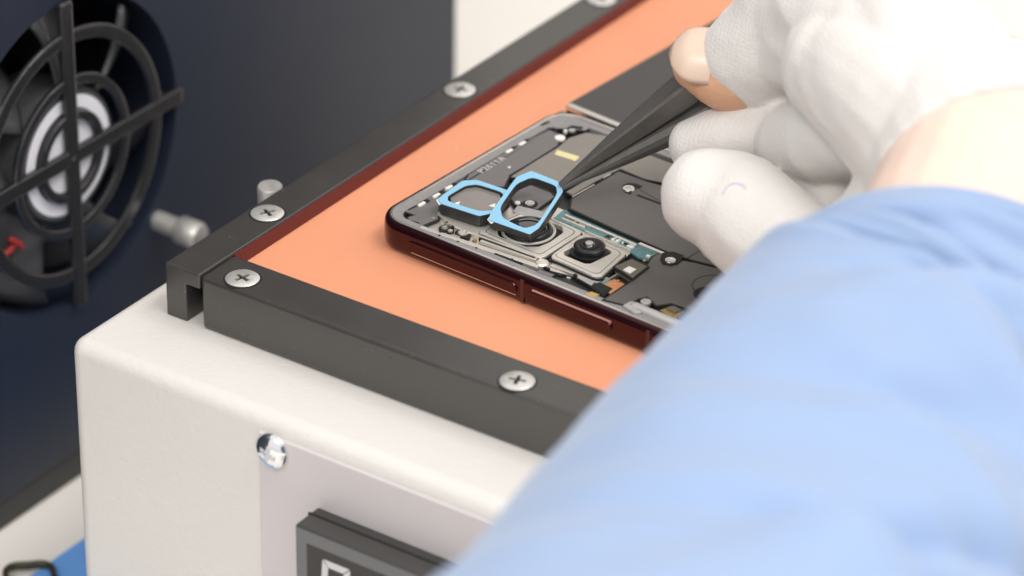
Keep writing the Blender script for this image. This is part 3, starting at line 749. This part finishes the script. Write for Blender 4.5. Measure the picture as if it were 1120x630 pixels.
gp = [(chain(glove_index), {}), (chain(bigger(middle, 5)), {}), (chain(bigger(ring, 6)), {}), (chain(bigger(little, 6)), {}), (chain(bigger(thumb, 10)), {})]
for p_ in palm: gp.append((chain(bigger(p_, 6)), {}))
for w_ in ([(850,50,809,48),(895,48,798,58),(940,66,783,68)], [(860,20,806,52),(905,15,794,64),(960,40,781,70)], [(870,158,809,44),(915,150,797,54),(970,130,783,64)]): gp.append((chain(w_), {}))
cf = chain([(1062,140,770,130),(1085,198,757,137)])
gp.append((cf, {'caps': False}))
glove = fused('glove', gp, M['knit'], .8, 6)
nrm_ = [v.normal.copy() for v in glove.data.vertices]
for v, nv in zip(glove.data.vertices, nrm_):             # loose cloth: soft wrinkles
    q = v.co*1000; n1 = noise.noise(Vector((q.x*.07+q.z*.05, q.y*.07, q.z*.10))); n2 = noise.noise(q*.19+Vector((9,2,4)))
    v.co += nv*S*(.55*(.35-abs(n1)*1.5)+.12*n2)
glove.data.update()
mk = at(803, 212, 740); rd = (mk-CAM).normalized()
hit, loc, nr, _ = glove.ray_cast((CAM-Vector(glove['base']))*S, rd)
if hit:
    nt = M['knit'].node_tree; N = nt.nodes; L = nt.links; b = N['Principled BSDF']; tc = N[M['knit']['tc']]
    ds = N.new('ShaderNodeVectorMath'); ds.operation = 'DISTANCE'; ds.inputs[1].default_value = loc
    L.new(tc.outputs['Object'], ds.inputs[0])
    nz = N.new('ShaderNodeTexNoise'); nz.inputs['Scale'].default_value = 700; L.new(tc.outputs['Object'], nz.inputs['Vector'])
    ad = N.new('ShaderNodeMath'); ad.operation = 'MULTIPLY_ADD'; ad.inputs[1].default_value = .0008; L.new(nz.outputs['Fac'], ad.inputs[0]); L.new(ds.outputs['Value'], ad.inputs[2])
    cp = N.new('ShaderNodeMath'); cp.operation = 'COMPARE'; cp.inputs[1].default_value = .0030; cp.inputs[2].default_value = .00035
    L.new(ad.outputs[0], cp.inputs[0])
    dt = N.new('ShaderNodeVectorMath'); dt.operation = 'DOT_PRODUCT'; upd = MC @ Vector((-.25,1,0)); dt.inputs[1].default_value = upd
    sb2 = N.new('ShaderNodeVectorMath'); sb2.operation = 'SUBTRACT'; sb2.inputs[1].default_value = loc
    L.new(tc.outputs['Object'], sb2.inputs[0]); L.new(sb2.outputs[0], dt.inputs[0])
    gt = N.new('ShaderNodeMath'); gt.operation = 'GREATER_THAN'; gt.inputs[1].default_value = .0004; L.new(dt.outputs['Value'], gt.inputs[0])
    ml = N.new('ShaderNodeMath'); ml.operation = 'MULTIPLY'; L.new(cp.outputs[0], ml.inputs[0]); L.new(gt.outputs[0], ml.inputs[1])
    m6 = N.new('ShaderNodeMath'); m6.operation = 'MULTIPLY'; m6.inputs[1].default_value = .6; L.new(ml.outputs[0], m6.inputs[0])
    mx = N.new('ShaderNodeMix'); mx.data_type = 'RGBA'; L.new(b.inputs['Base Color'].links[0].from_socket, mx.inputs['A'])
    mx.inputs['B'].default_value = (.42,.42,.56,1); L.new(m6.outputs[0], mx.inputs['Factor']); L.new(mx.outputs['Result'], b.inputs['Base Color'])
# fingertips are ruddier than the wrist
nt = M['skin'].node_tree; N = nt.nodes; L = nt.links; b = N['Principled BSDF']
ds = N.new('ShaderNodeVectorMath'); ds.operation = 'DISTANCE'; ds.inputs[1].default_value = (at(772,78,816)-Vector(body['base']))*S
L.new(N[M['skin']['tc']].outputs['Object'], ds.inputs[0])
mr = N.new('ShaderNodeMapRange'); mr.inputs['From Min'].default_value = .012; mr.inputs['From Max'].default_value = .045
mr.inputs['To Min'].default_value = 1; mr.inputs['To Max'].default_value = 0; L.new(ds.outputs['Value'], mr.inputs['Value'])
mx = N.new('ShaderNodeMix'); mx.data_type = 'RGBA'; L.new(b.inputs['Base Color'].links[0].from_socket, mx.inputs['A'])
mx.inputs['B'].default_value = (.70,.40,.25,1); L.new(mr.outputs['Result'], mx.inputs['Factor']); L.new(mx.outputs['Result'], b.inputs['Base Color'])
# finger nail on the bare index tip
tN = at(762, 58, 812)
nl = MB(); rows = []
cen = at(776, 74, 818); axis_ = (at(812,76,816)-at(772,72,818)).normalized()
upn = (at(760,40,806)-cen); upn = (upn-axis_*upn.dot(axis_)).normalized(); sd = axis_.cross(upn)
for i in range(13):
    t = i/12; row = []
    hw = R(53)*math.sqrt(max(.02, 1-(1-min(1, t*1.9))**2.4))
    for j in range(15):
        q = (j/14-.5)*2; a = q*hw
        rad = 9.05 - 3.0*max(0, (.42-t)/.42)**2.0
        row.append(cen + axis_*(-8.5+14.2*t) + (upn*math.cos(a)+sd*math.sin(a))*rad)
    rows.append(row)
nl.loft(rows, False, False, False)
nlo = nl.build('finger_nail', M['nail'], person, smooth=True); so = nlo.modifiers.new('t','SOLIDIFY'); so.thickness = .5*S

# sleeve
path = [(1030,345,726,192),(1022,400,717,219),(970,475,705,242),(880,680,665,324),(780,920,620,420),(660,1180,560,515)]
leftd = (MC @ Vector((-.703,.711,0))).normalized()
ch = densify(chain(path), 22)
rows = []; NT = 140
camd = MC @ Vector((0,0,1))
FOLDS = [(.25,.03,-.05,.020,3.2,-.3,.6),(.36,-.06,.03,.026,4.2,-.25,.55),(.47,.09,.05,.024,4.0,.2,.6),(.55,-.07,-.03,.028,4.5,-.45,.5),(.62,.12,.0,.022,4.2,.55,.5),(.70,-.10,.04,.026,4.5,-.2,.6),(.80,.05,.03,.03,4.5,-.5,.6),(.31,.12,0,.02,3.0,.8,.5)]
u = None
for i, (c, r_) in enumerate(ch):
    t = (ch[min(i+1,len(ch)-1)][0]-ch[max(i-1,0)][0]).normalized()
    if u is None: u = t.orthogonal().normalized()
    u = (u-t*u.dot(t)).normalized(); v = t.cross(u); s_ = i/(len(ch)-1); row = []
    for k in range(NT):
        a = 2*PI*k/NT; dirv = u*math.cos(a)+v*math.sin(a)
        amp = min(1, s_*6)
        q = Vector((math.cos(a)*1.5, math.sin(a)*1.5, s_*5))
        f = noise.noise(q*1.0+Vector((3,1,0)))*6.0
        g_ = noise.noise(Vector((math.cos(a+s_*3)*1.2, math.sin(a+s_*3)*1.2, s_*13))) 
        f += (1-abs(g_)*2.4)*3.6
        f += noise.noise(q*2.7)*.8
        f = f*amp*(1-.85*max(0, dirv.dot(leftd))**1.5)*1.15
        if i < 2: f += .5
        tc_ = dirv.dot(camd); tr_ = -dirv.dot(leftd)
        phi = math.atan2(tr_, tc_)
        if abs(phi) < 1.9:
            for (s0, k1, k2, wd_, dp, p0, pw) in FOLDS:
                q_ = (s_-s0-k1*phi-k2*phi*phi)/wd_
                g2_ = math.exp(-q_*q_) - .6*math.exp(-(q_-1.5)**2)
                f -= 1.5*dp*g2_*math.exp(-((phi-p0)/pw)**2)
        row.append(c+dirv*(r_+f))
    rows.append(row)
sl = MB(); sl.loft(rows, True, False, False)
slo = sl.build('sleeve', M['cloth'], person, smooth=True)
so = slo.modifiers.new('t', 'SOLIDIFY'); so.thickness = 1.2*S; so.offset = -1
sb_ = slo.modifiers.new('ss', 'SUBSURF'); sb_.levels = 1; sb_.render_levels = 1

# ---------------------------------------------------------------- light
w = bpy.data.worlds.new('World'); bpy.context.scene.world = w; w.use_nodes = True
nt = w.node_tree; bg = nt.nodes['Background']
tc = nt.nodes.new('ShaderNodeTexCoord'); sx = nt.nodes.new('ShaderNodeSeparateXYZ'); cr = nt.nodes.new('ShaderNodeValToRGB')
mr = nt.nodes.new('ShaderNodeMapRange'); mr.inputs['From Min'].default_value = -1
nt.links.new(tc.outputs['Generated'], sx.inputs[0]); nt.links.new(sx.outputs['Z'], mr.inputs['Value']); nt.links.new(mr.outputs[0], cr.inputs[0])
cr.color_ramp.elements[0].position = .25; cr.color_ramp.elements[0].color = (.62,.605,.585,1)
cr.color_ramp.elements[1].position = .55; cr.color_ramp.elements[1].color = (.93,.915,.895,1)
nt.links.new(cr.outputs[0], bg.inputs['Color']); bg.inputs['Strength'].default_value = 1.0
def area(loc, target, sx_, sy_, power, col=(1,.98,.96)):
    l = bpy.data.lights.new('ceiling_or_fill_lamp', 'AREA'); l.shape = 'RECTANGLE'; l.size = sx_; l.size_y = sy_; l.energy = power; l.color = col
    o = bpy.data.objects.new('ceiling_or_fill_lamp', l); COL.objects.link(o); o.location = loc
    o.rotation_euler = (Vector(target)-Vector(loc)).to_track_quat('-Z','Y').to_euler()
area((.15, .9, 1.6), (.1,.1,0), 1.2, .5, 15)
area((.9, .1, 1.6), (.1,.1,0), 1.2, .5, 16.5)
area((.35, -1.1, 1.25), (.05,0,0), .9, .4, 12)  # added fill lamp, brightens the box front and the fan face

# ---------------------------------------------------------------- camera
cd = bpy.data.cameras.new('camera'); cam = bpy.data.objects.new('camera', cd); COL.objects.link(cam)
cd.sensor_width = 36; cd.lens = FPX*36/1120; cd.clip_start = .01; cd.clip_end = 20
cam.matrix_world = Matrix.Translation(CAM*S) @ MC.to_4x4()
cd.dof.use_dof = True; cd.dof.focus_distance = .826; cd.dof.aperture_fstop = 10.3
sc_ = bpy.context.scene; sc_.camera = cam
sc_.view_settings.view_transform = 'Standard'; sc_.view_settings.look = 'None'; sc_.view_settings.exposure = .07; sc_.view_settings.gamma = 1
sc_.render.engine = 'CYCLES'; sc_.cycles.use_denoising = True; sc_.cycles.max_bounces = 8
